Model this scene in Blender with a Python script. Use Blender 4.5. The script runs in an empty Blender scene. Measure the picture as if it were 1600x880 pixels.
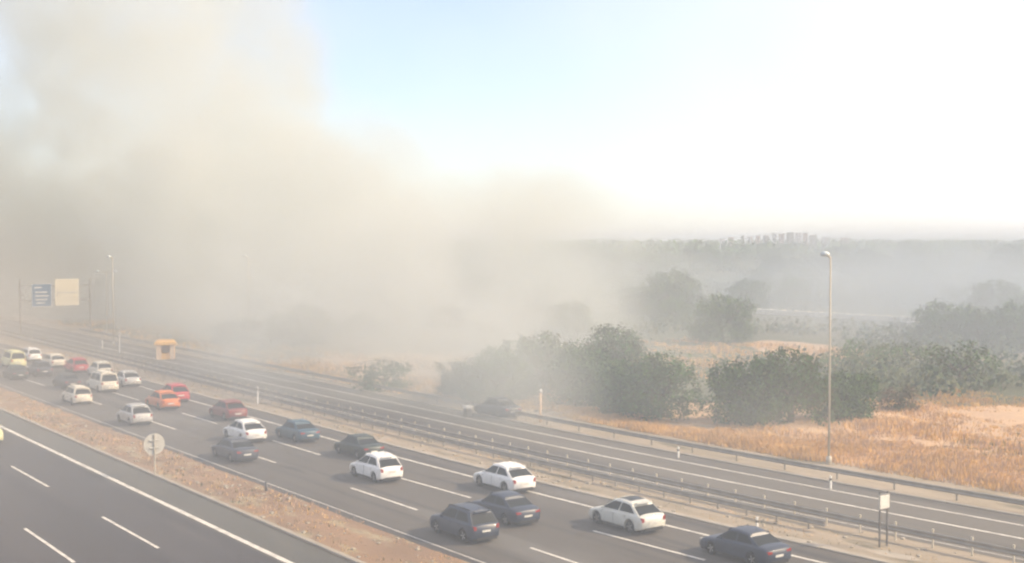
import bpy, bmesh, math, random
from mathutils import Vector, Matrix, noise as noise_
R = math.radians
random.seed(7)
S = bpy.context.scene
COL = S.collection

# ------------------------------------------------------------------ camera
CAM_H, FOC = 14.5, 2000.0            # metres; focal length in pixels of a 1600 px wide frame
PITCH = math.atan(68 / FOC)
cam = bpy.data.cameras.new("camera"); co = bpy.data.objects.new("camera", cam); COL.objects.link(co)
co.location = (0, 0, CAM_H); co.rotation_euler = (R(90) - PITCH, 0, 0)
cam.sensor_width = 36; cam.lens = 36 * FOC / 1600; cam.clip_start = 0.5; cam.clip_end = 20000
S.camera = co

# ------------------------------------------------------------------ light, sky, exposure
SUN_EL, SUN_AZ = R(33), R(93)        # azimuth clockwise from +Y (the view direction): the sun stands to the right
w = bpy.data.worlds.new("World"); S.world = w; w.use_nodes = True
nt = w.node_tree; bg = nt.nodes["Background"]; sky = nt.nodes.new("ShaderNodeTexSky")
sky.sky_type = 'NISHITA'; sky.sun_disc = False; sky.sun_elevation = SUN_EL; sky.sun_rotation = SUN_AZ
sky.altitude = 50; sky.air_density = 1.0; sky.dust_density = 0.4; sky.ozone_density = 3.0
mxs = nt.nodes.new("ShaderNodeMix"); mxs.data_type = 'RGBA'; mxs.inputs[0].default_value = .24; mxs.inputs[7].default_value = (6.7, 6.4, 6.7, 1)   # thin even veil of high cloud
tcw = nt.nodes.new("ShaderNodeTexCoord"); dt = nt.nodes.new("ShaderNodeVectorMath"); dt.operation = 'DOT_PRODUCT'   # the veil brightens round the sun
dt.inputs[1].default_value = (math.sin(SUN_AZ) * math.cos(SUN_EL), math.cos(SUN_AZ) * math.cos(SUN_EL), math.sin(SUN_EL))
mrw = nt.nodes.new("ShaderNodeMapRange"); mrw.interpolation_type = 'SMOOTHSTEP'
for i_, v_ in ((1, -.05), (2, .50), (3, .34), (4, .85)): mrw.inputs[i_].default_value = v_
cn = nt.nodes.new("ShaderNodeTexNoise"); cn.inputs['Scale'].default_value = 2.6; cn.inputs['Detail'].default_value = 5
cmul = nt.nodes.new("ShaderNodeMath"); cmul.operation = 'MULTIPLY_ADD'; cmul.inputs[1].default_value = .5; cmul.inputs[2].default_value = -.25
cadd = nt.nodes.new("ShaderNodeMath"); cadd.operation = 'ADD'; cadd.use_clamp = True
nt.links.new(tcw.outputs['Generated'], dt.inputs[0]); nt.links.new(dt.outputs['Value'], mrw.inputs[0]); nt.links.new(tcw.outputs['Generated'], cn.inputs['Vector'])
nt.links.new(cn.outputs[0], cmul.inputs[0]); nt.links.new(cmul.outputs[0], cadd.inputs[0]); nt.links.new(mrw.outputs[0], cadd.inputs[1]); nt.links.new(cadd.outputs[0], mxs.inputs[0])
nt.links.new(sky.outputs[0], mxs.inputs[6]); nt.links.new(mxs.outputs[2], bg.inputs[0]); bg.inputs[1].default_value = 0.15
sl = bpy.data.lights.new("sun", 'SUN'); sl.energy = 5.0; sl.angle = R(0.6); sl.color = (1.0, 0.79, 0.54)
so = bpy.data.objects.new("sun", sl); COL.objects.link(so)
sd = Vector((math.sin(SUN_AZ) * math.cos(SUN_EL), math.cos(SUN_AZ) * math.cos(SUN_EL), math.sin(SUN_EL)))
so.rotation_euler = sd.to_track_quat('Z', 'Y').to_euler()
S.view_settings.view_transform = 'Standard'; S.view_settings.look = 'None'
S.view_settings.exposure = 0.42; S.view_settings.gamma = 1
S.cycles.volume_bounces = 2; S.cycles.max_bounces = 5; S.cycles.diffuse_bounces = 2; S.cycles.glossy_bounces = 2
S.cycles.transparent_max_bounces = 8; S.cycles.volume_max_steps = 256
S.cycles.use_denoising = True; S.cycles.use_adaptive_sampling = True; S.cycles.adaptive_threshold = .04; S.cycles.adaptive_min_samples = 16; S.cycles.pixel_filter_type = 'BLACKMAN_HARRIS'; S.cycles.filter_width = 2.3

# ------------------------------------------------------------------ helpers
TH = R(35.4)
U = Vector((-math.sin(TH), math.cos(TH), 0)); N = Vector((math.cos(TH), math.sin(TH), 0))
def W(s, n, z=0.0): return U * s + N * n + Vector((0, 0, z))
def at(px, py, z=0.0):               # where the sight line through a photo pixel meets height z
    d = Vector(((px - 800) / FOC, math.cos(PITCH) - (py - 440) / FOC * math.sin(PITCH),
                -math.sin(PITCH) - (py - 440) / FOC * math.cos(PITCH)))
    t = (z - CAM_H) / d.z
    return Vector((d.x * t, d.y * t, z))
def sn(p): return p.dot(U), p.dot(N)
ROAD_ROT = math.pi / 2 + TH          # local x runs along the road, local y = -n

class MB:
    def __init__(s): s.v = []; s.f = []; s.m = []
    def add(s, vs, fs, mi=0):
        o = len(s.v); s.v += [tuple(v) for v in vs]; s.f += [tuple(i + o for i in f) for f in fs]; s.m += [mi] * len(fs); return s
    def box(s, x0, x1, y0, y1, z0, z1, mi=0):
        v = [(x, y, z) for z in (z0, z1) for y in (y0, y1) for x in (x0, x1)]
        return s.add(v, [(0, 2, 3, 1), (4, 5, 7, 6), (0, 1, 5, 4), (1, 3, 7, 5), (3, 2, 6, 7), (2, 0, 4, 6)], mi)
    def tube(s, p0, p1, r0, r1=None, k=8, mi=0, caps=True):
        r1 = r0 if r1 is None else r1; p0, p1 = Vector(p0), Vector(p1); d = (p1 - p0).normalized()
        a = d.orthogonal().normalized(); b = d.cross(a)
        v = [p + (a * math.cos(2 * math.pi * i / k) + b * math.sin(2 * math.pi * i / k)) * r for p, r in ((p0, r0), (p1, r1)) for i in range(k)]
        f = [(i, (i + 1) % k, k + (i + 1) % k, k + i) for i in range(k)]
        if caps: f += [tuple(range(k))[::-1], tuple(range(k, 2 * k))]
        return s.add(v, f, mi)
    def mesh(s, name, mats, smooth=False):
        me = bpy.data.meshes.new(name); me.from_pydata(s.v, [], s.f)
        for m in (mats if isinstance(mats, (list, tuple)) else [mats]): me.materials.append(m)
        if any(s.m): me.polygons.foreach_set('material_index', s.m)
        if smooth: me.polygons.foreach_set('use_smooth', [True] * len(me.polygons))
        me.update(); return me
    def build(s, name, mats, parent=None, smooth=False, **kw):
        return put(s.mesh(name, mats, smooth), name, parent, **kw)
def put(me, name, parent=None, loc=None, rz=None, **kw):
    o = bpy.data.objects.new(name, me); COL.objects.link(o)
    if parent: o.parent = parent
    if loc is not None: o.location = loc
    if rz is not None: o.rotation_euler = (0, 0, rz)
    for k, v in kw.items(): o[k] = v
    return o
def empty(name, loc, rz=0, **kw): return put(None, name, None, loc, rz, **kw)
def clone(root, loc, rz, swap=None, **kw):
    def rec(o, par):
        c = o.copy(); COL.objects.link(c); c.parent = par
        if swap and c.type == 'MESH':
            for sl_ in c.material_slots:
                if sl_.material in swap:
                    t = swap[sl_.material]; sl_.link = 'OBJECT'; sl_.material = t
        for ch in o.children: rec(ch, c)
        return c
    r = rec(root, None); r.location = loc; r.rotation_euler = (0, 0, rz)
    for k, v in kw.items(): r[k] = v
    return r

# ------------------------------------------------------------------ materials
def mat(name, c, rough=0.7, metal=0.0, c2=None, scale=3.0, bump=0.0, detail=4, coat=0.0, stretch=None, lo=0.35, hi=0.65):
    m = bpy.data.materials.new(name); m.use_nodes = True; t = m.node_tree; b = t.nodes["Principled BSDF"]
    b.inputs['Base Color'].default_value = (*c, 1); b.inputs['Roughness'].default_value = rough
    b.inputs['Metallic'].default_value = metal; b.inputs['Specular IOR Level'].default_value = .1 if 'glass' in name else .5; b.inputs['Coat Weight'].default_value = coat
    c2 = c2 or tuple(x * 0.8 for x in c)
    tc = t.nodes.new("ShaderNodeTexCoord"); mp = t.nodes.new("ShaderNodeMapping"); nz = t.nodes.new("ShaderNodeTexNoise")
    if stretch: mp.inputs['Scale'].default_value = stretch
    nz.inputs['Scale'].default_value = scale; nz.inputs['Detail'].default_value = detail
    rp = t.nodes.new("ShaderNodeValToRGB"); rp.color_ramp.elements[0].position = lo; rp.color_ramp.elements[1].position = hi
    rp.color_ramp.elements[0].color = (*c, 1); rp.color_ramp.elements[1].color = (*c2, 1)
    L = t.links.new; L(tc.outputs['Object'], mp.inputs[0]); L(mp.outputs[0], nz.inputs['Vector']); L(nz.outputs[0], rp.inputs[0]); L(rp.outputs[0], b.inputs['Base Color'])
    if bump:
        bn = t.nodes.new("ShaderNodeBump"); bn.inputs['Strength'].default_value = bump; bn.inputs['Distance'].default_value = 0.05
        n2 = t.nodes.new("ShaderNodeTexNoise"); n2.inputs['Scale'].default_value = scale * 6; L(tc.outputs['Object'], n2.inputs['Vector'])
        L(n2.outputs[0], bn.inputs['Height']); L(bn.outputs[0], b.inputs['Normal'])
    m["p"] = 1
    return m
def mix_layer(m, c, scale, lo, hi, stretch=None, detail=5, seed=0.0):
    """lays a second patchy colour over a material's base colour"""
    t = m.node_tree; b = t.nodes["Principled BSDF"]; src = b.inputs['Base Color'].links[0].from_socket
    tc = t.nodes.new("ShaderNodeTexCoord"); mp = t.nodes.new("ShaderNodeMapping"); nz = t.nodes.new("ShaderNodeTexNoise")
    mp.inputs['Location'].default_value = (seed, seed * 1.7, 0)
    if stretch: mp.inputs['Scale'].default_value = stretch
    nz.inputs['Scale'].default_value = scale; nz.inputs['Detail'].default_value = detail
    mr = t.nodes.new("ShaderNodeMapRange"); mr.interpolation_type = 'SMOOTHSTEP'
    mr.inputs[1].default_value = lo; mr.inputs[2].default_value = hi
    mx = t.nodes.new("ShaderNodeMix"); mx.data_type = 'RGBA'; mx.inputs[7].default_value = (*c, 1)
    L = t.links.new; L(tc.outputs['Object'], mp.inputs[0]); L(mp.outputs[0], nz.inputs['Vector']); L(nz.outputs[0], mr.inputs[0])
    L(mr.outputs[0], mx.inputs[0]); L(src, mx.inputs[6]); L(mx.outputs[2], b.inputs['Base Color'])

M = {}
M['asphalt_near'] = mat('asphalt_near', (.046, .042, .043), .85, c2=(.060, .054, .054), scale=.25, bump=.15, stretch=(.15, 1, 1))
mix_layer(M['asphalt_near'], (.040, .037, .040), .5, .48, .66, (.02, 1.1, 1), seed=3)
mix_layer(M['asphalt_near'], (.088, .080, .076), .35, .58, .70, (.10, .6, 1), seed=13, detail=3)
mix_layer(M['asphalt_near'], (.030, .028, .030), 1.2, .66, .74, (.3, .6, 1), seed=33)
M['asphalt_shoulder'] = mat('asphalt_shoulder', (.105, .098, .082), .9, c2=(.082, .080, .070), scale=.6, bump=.2, stretch=(.3, 1, 1))
M['asphalt_main'] = mat('asphalt_main', (.082, .072, .060), .85, c2=(.100, .088, .073), scale=.3, bump=.15, stretch=(.15, 1, 1))
mix_layer(M['asphalt_main'], (.042, .039, .038), .55, .50, .68, (.02, 1.0, 1), seed=9)
mix_layer(M['asphalt_main'], (.034, .032, .032), .9, .60, .74, (.12, 1.0, 1), seed=21)
mix_layer(M['asphalt_main'], (.125, .115, .10), .35, .60, .70, (.10, .5, 1), seed=51, detail=3)
M['asphalt_slip'] = mat('asphalt_slip', (.110, .098, .080), .88, c2=(.130, .116, .095), scale=.3, bump=.15, stretch=(.15, 1, 1))
mix_layer(M['asphalt_slip'], (.068, .064, .060), .6, .5, .7, (.02, 1.2, 1), seed=5)
M['paint'] = mat('road_paint', (.74, .70, .61), .6, c2=(.34, .32, .28), scale=2.2, lo=.42, hi=.78, stretch=(.6, 1, 1))
M['worn_paint'] = mat('worn_road_paint', (.52, .49, .43), .7, c2=(.30, .28, .25), scale=2.0, lo=.4, hi=.75)
M['dirt'] = mat('dry_dirt', (.29, .175, .095), .95, c2=(.21, .13, .075), scale=.35, bump=.4, stretch=(.4, 1, 1))
mix_layer(M['dirt'], (.34, .27, .16), .8, .52, .68, (.4, 1, 1), seed=2)
mix_layer(M['dirt'], (.14, .13, .07), 1.3, .6, .75, (.5, 1, 1), seed=12)
M['gravel'] = mat('gravel', (.27, .22, .15), .95, c2=(.36, .29, .21), scale=.8, bump=.5, stretch=(.25, 1, 1))
mix_layer(M['gravel'], (.16, .14, .09), .7, .55, .7, (.25, 1, 1), seed=4)
M['concrete'] = mat('concrete', (.42, .36, .28), .9, c2=(.32, .28, .22), scale=.8, bump=.2)
M['ground'] = mat('dry_ground', (.12, .115, .06), .97, c2=(.075, .085, .042), scale=.03, bump=.3, detail=8)
mix_layer(M['ground'], (.07, .095, .045), .012, .5, .62, seed=3, detail=7)
mix_layer(M['ground'], (.34, .23, .12), .014, .60, .70, seed=40, detail=6)
M['verge'] = mat('dry_verge', (.58, .39, .22), .97, c2=(.46, .30, .18), scale=.12, bump=.5, detail=8)
mix_layer(M['verge'], (.30, .22, .13), .25, .58, .72, seed=6)
M['straw'] = mat('straw_grass', (.78, .49, .17), .9, c2=(.64, .39, .14), scale=.3)
M['straw_pink'] = mat('rusty_grass', (.58, .39, .26), .9, c2=(.46, .31, .20), scale=.3)
M['weed'] = mat('dusty_weeds', (.16, .15, .075), .9, c2=(.10, .11, .055), scale=.4)
M['steel'] = mat('galvanised_steel', (.36, .33, .28), .5, .4, c2=(.27, .25, .22), scale=1.5)
M['post'] = mat('painted_post', (.50, .45, .36), .6, c2=(.48, .43, .34), scale=2)
M['white_plastic'] = mat('white_plastic', (.78, .77, .73), .5)
M['dark_post'] = mat('dark_post', (.10, .095, .09), .6, c2=(.14, .12, .10))
M['sign_grey'] = mat('sign_back', (.50, .49, .44), .55, .0, c2=(.44, .43, .39), scale=3)
M['sign_cream'] = mat('sign_cream', (.90, .80, .58), .55, c2=(.84, .74, .53), scale=.8)
M['sign_blue'] = mat('sign_blue', (.04, .14, .27), .5, c2=(.05, .16, .29))
M['sign_white'] = mat('sign_white', (.78, .76, .70), .5)
M['hut_yellow'] = mat('hut_yellow', (.80, .46, .10), .6, c2=(.62, .34, .10), scale=1.5)
M['hut_cream'] = mat('hut_cream', (.85, .62, .42), .6, c2=(.70, .52, .36), scale=1.5)
M['lamp_glass'] = mat('lamp_cover', (.66, .70, .68), .25)
M['bark'] = mat('bark', (.13, .095, .065), .95, c2=(.08, .06, .045), scale=4, bump=.6)
M['leaf_a'] = mat('leaf_green', (.048, .115, .024), .75, c2=(.085, .160, .032), scale=.8)
M['leaf_b'] = mat('leaf_olive', (.085, .098, .035), .8, c2=(.050, .070, .028), scale=.8)
M['leaf_c'] = mat('leaf_dark', (.026, .052, .026), .8, c2=(.042, .075, .032), scale=.8)
M['leaf_d'] = mat('leaf_rusty', (.14, .085, .055), .85, c2=(.10, .07, .045), scale=.8)
M['glass'] = mat('car_glass', (.020, .024, .026), .28, c2=(.026, .030, .032), scale=.6)
M['tyre'] = mat('tyre', (.020, .020, .021), .85)
M['rim'] = mat('rim', (.45, .45, .45), .35, .8)
M['trim'] = mat('black_trim', (.022, .022, .023), .6)
M['tail'] = mat('tail_red', (.34, .015, .015), .3)
M['lamp'] = mat('lamp_clear', (.75, .75, .72), .2)
M['plate'] = mat('number_plate', (.75, .73, .66), .5)
M['brick_white'] = mat('far_wall_white', (.70, .66, .62), .8)
M['brick_red'] = mat('far_wall_red', (.55, .42, .36), .85)
M['brick_grey'] = mat('far_wall_grey', (.38, .37, .34), .85)
M['far_window'] = mat('far_window', (.05, .06, .07), .3)
M['wall'] = mat('pale_wall', (.82, .78, .70), .85, c2=(.74, .70, .62), scale=.3)
def paint(name, c, rough=.42, metal=0.0):
    m = mat('paint_' + name, c, rough, metal, c2=tuple(x * .93 for x in c), scale=.9, coat=.12); return m
P = dict(white=paint('white', (.82, .81, .78)), cream=paint('cream', (.72, .66, .53)), silver=paint('silver', (.52, .51, .48), .35, .3),
         red=paint('red', (.50, .030, .045)), orange=paint('orange', (.62, .17, .035)), maroon=paint('maroon', (.20, .035, .030)),
         blue=paint('dark_blue', (.020, .032, .060)), green=paint('dark_green', (.014, .030, .024)), teal=paint('teal', (.022, .075, .115)),
         grey=paint('grey', (.045, .055, .075)), black=paint('black', (.018, .019, .022)), pearl=paint('pearl', (.64, .63, .56)),
         lime=paint('pale_yellow', (.66, .64, .34)))
PB = paint('base', (.5, .5, .5))

# ------------------------------------------------------------------ ground and roads
def grid(x0, x1, y0, y1, nx, ny, zf=lambda x, y: 0.0):
    b = MB(); vs = [(x0 + (x1 - x0) * i / nx, y0 + (y1 - y0) * j / ny) for j in range(ny + 1) for i in range(nx + 1)]
    b.add([(x, y, zf(x, y)) for x, y in vs], [(j * (nx + 1) + i, j * (nx + 1) + i + 1, (j + 1) * (nx + 1) + i + 1, (j + 1) * (nx + 1) + i) for j in range(ny) for i in range(nx)])
    return b
grid(-5000, 5000, -200, 9000, 20, 20).build('ground', M['ground'], kind='structure')
def drift(s): return 0.0009 * max(0.0, 80 - s) ** 2        # the far carriageways ease away from the median towards the camera
def nodrift(s): return 0.0
def strip(name, n0, n1, z, m, s0=-30, s1=700, d0=nodrift, d1=None, kind='structure', wob=0.0, parent=None, **kw):
    d1 = d1 or d0; b = MB(); k = max(2, int((s1 - s0) / 4)); vs = []
    for i in range(k + 1):
        s = s0 + (s1 - s0) * i / k
        a = wob * (math.sin(s * .31) + math.sin(s * .83 + 1)) * .5; c = wob * (math.sin(s * .27 + 2) + math.sin(s * .9)) * .5
        vs += [(s, -(n0 + d0(s) + a), z), (s, -(n1 + d1(s) + c), z)]
    b.add(vs, [(2 * i, 2 * i + 1, 2 * i + 3, 2 * i + 2) for i in range(k)])
    if kind: kw['kind'] = kind
    return b.build(name, m, parent, rz=(None if parent else ROAD_ROT), **kw)
strip('verge', -12, 8, .012, M['verge'])
strip('far_verge', 57, 64.5, .012, M['gravel'], d0=drift, wob=.6)
b = MB(); rnd = random.Random(77); ks = 60          # the dry slope: a sheet with an uneven upper edge
for i in range(ks + 1):
    s = -5 + 145 * i / ks; top = (104 if s < 60 else max(74, 104 - (s - 60) * 1.1)) + rnd.uniform(-2.5, 2.5) + (0 if s < 100 else 10)
    for n in (60, 70, 80, top): b.v.append((s, -n, .008))
b.f = [(4 * i + j, 4 * i + j + 1, 4 * i + j + 5, 4 * i + j + 4) for i in range(ks) for j in range(3)]
b.build('dry_slope', M['verge'], rz=ROAD_ROT, kind='structure')
b = MB(); c_ = at(1243, 546); k = 24
b.add([(math.cos(2 * math.pi * i / k) * 6 * rnd.uniform(.85, 1.1), math.sin(2 * math.pi * i / k) * 14 * rnd.uniform(.85, 1.1), 0) for i in range(k)], [tuple(range(k))])
b.build('dry_patch', M['verge'], loc=(c_.x, c_.y, .006), kind='structure')
near = strip('near_road', 8, 24.45, .016, M['asphalt_near'])
strip('road_shoulder', 24.4, 27.1, .020, M['asphalt_shoulder'])
strip('median_ground', 27.0, 31.6, .024, M['dirt'])
main = strip('main_road', 31.2, 44.6, .028, M['asphalt_main'], d0=nodrift, d1=drift, wob=.12)
strip('gravel_median', 44.5, 49.6, .024, M['gravel'], d0=drift, wob=.15)
slip = strip('slip_road', 49.3, 58.3, .032, M['asphalt_slip'], d0=drift)
# edge and lane lines, laid 4 mm above the asphalt
strip('edge_line', 24.55, 24.85, .036, M['paint'], parent=near, kind=None)
for (name, n, dr, m_, wd, par) in (('edge_line', 42.5, drift, 'paint', .20, main), ('edge_line', 53.7, drift, 'paint', .19, slip), ('edge_line', 56.4, drift, 'paint', .16, slip), ('edge_line', 49.9, drift, 'worn_paint', .12, slip),
                    ('edge_line', 31.75, nodrift, 'worn_paint', .12, main)):
    strip(name, n - wd / 2, n + wd / 2, .036, M[m_], d0=dr, parent=par, kind=None)
dash_me = {}
def dashes(parent, n, dr, s_first, cycle, ln, s0, s1, wd=.17):
    i = math.ceil((s0 - s_first) / cycle); s = s_first + i * cycle
    while s < s1:
        key = (ln, wd)
        if key not in dash_me: dash_me[key] = MB().box(0, ln, -wd / 2, wd / 2, 0, .003).mesh('lane_dash', M['paint'])
        a = math.atan2(-(dr(s + ln) - dr(s)), ln)
        o = put(dash_me[key], 'lane_dash', parent, (s, -(n + dr(s)), .0325)); o.rotation_euler = (0, 0, a); s += cycle
dashes(near, 20.9, nodrift, 57.9, 18.1, 8.2, -10, 330)
dashes(near, 16.9, nodrift, 57.5, 18.1, 8.2, -10, 330)
dashes(near, 12.9, nodrift, 57.9, 18.1, 8.2, -10, 330)
dashes(main, 35.1, nodrift, 58.1, 17.6, 7.4, -10, 330)
dashes(main, 38.8, drift, 59.1, 17.6, 7.4, -10, 330)
# kerbs
def kerb(name, n0, n1, z0, z1, m, dr=nodrift, s0=-20, s1=420, seg=6.0, **kw):
    root = empty(name, (0, 0, 0), ROAD_ROT, **kw)
    me = {}
    s = s0
    while s < s1:
        a = dr(s); c = dr(s + seg); ang = math.atan2(-(c - a), seg)
        if 'k' not in me:
            L_ = seg - .03; b = MB(); bv = .03
            prof = [(-(n1 - n0), z0), (0, z0), (0, z1 - bv), (-bv, z1), (-(n1 - n0) + bv, z1), (-(n1 - n0), z1 - bv)]
            b.add([(x, y, z) for x in (0, L_) for y, z in prof], [(i, (i + 1) % 6, 6 + (i + 1) % 6, 6 + i) for i in range(6)] + [tuple(range(6))[::-1], tuple(range(6, 12))])
            me['k'] = b.mesh('kerb_stone', m)
        o = put(me['k'], 'kerb_stone', root, (s, -(n0 + a), 0)); o.rotation_euler = (0, 0, ang); s += seg
    root['kind'] = 'structure'
    return root
kerb('kerb', 27.05, 27.35, 0, .13, M['concrete'])
kerb('gutter', 44.5, 44.9, 0, .10, M['concrete'], drift)
kerb('outer_kerb', 58.25, 58.5, 0, .12, M['concrete'], drift)
# pale concrete apron and patches in the gravel
for (p, ln, wd, r) in ((at(1270, 851), 4.2, .9, 0), (at(1395, 868), 3.0, 1.0, .1), (at(1120, 800), 5, .35, 0)):
    b = MB(); k = 14
    b.add([(math.cos(2 * math.pi * i / k) * ln / 2 * random.uniform(.8, 1.1), math.sin(2 * math.pi * i / k) * wd / 2 * random.uniform(.8, 1.1), 0) for i in range(k)], [tuple(range(k))])
    b.build('concrete_patch', M['concrete'], loc=(p.x, p.y, .030), rz=ROAD_ROT + r, kind='structure')

# ------------------------------------------------------------------ guard rails
def guard_rail(n, dr, s0, s1, label, h=.75, step=2.0, tall=0, tallh=1.1, steel='steel'):
    root = empty('guard_rail', (0, 0, 0), ROAD_ROT, label=label, category='guard rail', group='guard rails along the slip road')
    prof = [(0, h - .31), (.035, h - .28), (.035, h - .22), (0, h - .17), (0, h - .14), (.035, h - .09), (.035, h - .03), (0, h)]
    seg = 8.0; s = s0; me = None; pm = None; tm = None
    while s < s1 - .1:
        ang = math.atan2(-(dr(s + seg) - dr(s)), seg); a = dr(s)
        if me is None:
            b = MB(); k = len(prof)
            pts = prof + [(y - .012, z) for y, z in prof[::-1]]; k = len(pts)
            b.add([(x, y, z) for x in (0, seg + .05) for y, z in pts], [(i, (i + 1) % k, k + (i + 1) % k, k + i) for i in range(k)])
            me = b.mesh('rail_beam', M[steel])
        o = put(me, 'rail_beam', root, (s, -(n + a), 0)); o.rotation_euler = (0, 0, ang); s += seg
    s = s0 + 1; i = 0
    pm = MB().box(-.05, .05, -.09, -.015, 0, h - .04).mesh('rail_post', M[steel])
    tm = MB().box(-.035, .035, -.09, -.02, 0, tallh - .12).box(-.042, .042, -.10, -.01, tallh - .12, tallh).mesh('reflector_post', M['post'])
    while s < s1:
        if tall and i % tall == 0: put(tm, 'reflector_post', root, (s, -(n + dr(s)), 0))
        else: put(pm, 'rail_post', root, (s, -(n + dr(s)), 0))
        s += step; i += 1
    return root
d2 = lambda s: 0.0009 * max(0.0, 80 - s) ** 2 + (0.0 if s < 60 else 0)
guard_rail(48.7, drift, 30, 214, 'long steel guard rail with white reflector posts along the near edge of the slip road', tall=1, tallh=.92)
guard_rail(47.4, drift, 42, 210, 'low steel guard rail nearest the traffic, inside the gravel median', h=.62)
guard_rail(59.4, drift, 22, 198, 'steel guard rail on the far side of the slip road before the dry grass', h=.68, step=4.0)

# ------------------------------------------------------------------ lamp posts
def lamp_post(base, h, label, arms=1, head=.6, grp='tall road lamps', seen=True):
    o = empty('street_lamp', base, ROAD_ROT + math.pi / 2, label=label, category='street lamp', group=grp)
    MB().tube((0, 0, 0), (0, 0, .5), .20, .17, 10).tube((0, 0, .5), (0, 0, h - .15), .085, .05, 10).build('pole', M['post'], o, True)
    MB().box(-.28, .28, -.28, .28, 0, .06).build('base_plate', M['concrete'], o)
    for sg in ((1, -1)[:arms]):
        L_ = .5 if arms == 1 else 1.3
        MB().tube((0, 0, h - .2), (sg * L_, 0, h), .05, .04, 8).build('arm', M['post'], o, True)
        b = MB(); k = 10
        b.add([(sg * L_ + math.cos(2 * math.pi * i / k) * head * .55 * r, math.sin(2 * math.pi * i / k) * .32 * r, h + z) for r, z in ((.7, -.12), (1, -.02), (.75, .12), (.3, .2)) for i in range(k)],
              [(j * k + i, j * k + (i + 1) % k, (j + 1) * k + (i + 1) % k, (j + 1) * k + i) for j in range(3) for i in range(k)] + [tuple(range(k))[::-1], tuple(range(3 * k, 4 * k))])
        b.build('lamp_head', M['lamp_glass'], o, True)
    return o
b0 = at(1295, 725); lamp_post(b0, 13.45, 'tall slim lamp post in the dry grass right of the dark trees')
def lamp_by_top(px, py, h, label, arms=1):
    Z = (CAM_H - h) * FOC / (py - 372); lamp_post(Vector(((px - 800) / FOC * Z, Z, 0)), h, label, arms)
lamp_by_top(388, 400, 12.2, 'faint lamp post standing alone in the smoke above the middle of the queue')
lamp_by_top(176, 401, 12.0, 'faint single lamp post behind the queue of cars, right of the cream road sign')
lamp_by_top(166, 424, 9.4, 'faint lamp post with two arms just right of the cream road sign', 2)

# ------------------------------------------------------------------ signs and small street furniture
p = at(242, 745)
o = empty('round_sign', p, ROAD_ROT, label='round road sign seen from its grey back, standing on the dirt median kerb', category='road sign')
MB().tube((0, 0, 0), (0, 0, 2.6), .05, .05, 8).build('post', M['post'], o)
k = 28; R_ = .66
b = MB(); b.add([(x, math.cos(2 * math.pi * i / k) * R_, 1.98 + math.sin(2 * math.pi * i / k) * R_) for x in (.06, .085) for i in range(k)],
                [(i, (i + 1) % k, k + (i + 1) % k, k + i) for i in range(k)] + [tuple(range(k))[::-1], tuple(range(k, 2 * k))])
b.build('sign_disc', M['sign_grey'], o)
MB().box(-.055, .06, -.3, .3, 2.20, 2.25).build('bracket', M['sign_grey'], o); MB().box(-.055, .06, -.3, .3, 1.74, 1.79).build('bracket', M['sign_grey'], o)

p = at(1380, 855)
o = empty('small_sign', p, ROAD_ROT, label='small white rectangular sign on two dark posts in the gravel median at the right', category='road sign')
for y in (-.27, .27):
    MB().box(-.035, .035, y - .035, y + .035, 0, 2.62).build('post', M['dark_post'], o)
MB().box(-.075, -.04, -.38, .38, 1.80, 2.52).build('sign_panel', M['sign_white'], o)
MB().box(-.082, -.0755, -.38, -.34, 1.80, 2.52).box(-.082, -.0755, .34, .38, 1.80, 2.52).box(-.082, -.0755, -.34, .34, 2.48, 2.52).box(-.082, -.0755, -.34, .34, 1.80, 1.84).build('border', M['dark_post'], o)

Zg = 190.0
def gp(px, py): return Vector(((px - 800) / FOC * Zg, Zg, CAM_H - (py - 372) / FOC * Zg))
pc = gp(84, 460); sg_, ng_ = sn(pc)
o = empty('sign_gantry', W(sg_, ng_), ROAD_ROT, label='steel gantry that carries a blue and a cream road sign over the far road', category='gantry')
for y in (4.9, -5.3):
    MB().box(-.09, .09, y - .09, y + .09, 0, 8.3).build('leg', M['steel'], o)
for z in (5.2, 7.4):
    MB().box(-.1, .1, -5.15, 4.75, z, z + .16).build('beam', M['steel'], o)
for i in range(8):
    y = -5.0 + i * 1.3; MB().tube((0, y, 5.36), (0, y + (1.2 if i % 2 else 0), 7.4), .04, k=6).build('brace', M['steel'], o)
o1 = empty('direction_sign', W(sg_, ng_), ROAD_ROT, label='dull blue direction sign with pale lettering, left of the cream one on the gantry', category='road sign')
MB().box(-.30, -.2, .45, 3.35, 4.35, 7.75).build('sign_panel', M['sign_blue'], o1)
b = MB()
for z, y0, y1 in ((7.1, 1.9, 2.9), (6.4, 1.1, 2.8), (5.85, .9, 2.8), (5.3, 1.1, 2.8), (4.8, 1.4, 2.7)):
    b.box(-.312, -.3005, y0, y1, z, z + .22)
b.build('lettering', M['sign_white'], o1)
b = MB()
for (y0, y1, z0, z1) in ((.45, 3.35, 4.35, 4.43), (.45, 3.35, 7.67, 7.75), (.45, .53, 4.43, 7.67), (3.27, 3.35, 4.43, 7.67)): b.box(-.312, -.3005, y0, y1, z0, z1)
b.build('border', M['sign_white'], o1)
o1 = empty('direction_sign', W(sg_, ng_), ROAD_ROT, label='bright cream direction sign, right of the blue one on the gantry', category='road sign')
MB().box(-.30, -.2, -3.55, -.05, 4.45, 8.4).build('sign_panel', M['sign_cream'], o1)
MB().box(-.312, -.3005, -3.4, -.2, 6.3, 6.42).build('dividing_line', M['sign_grey'], o1)

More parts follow.
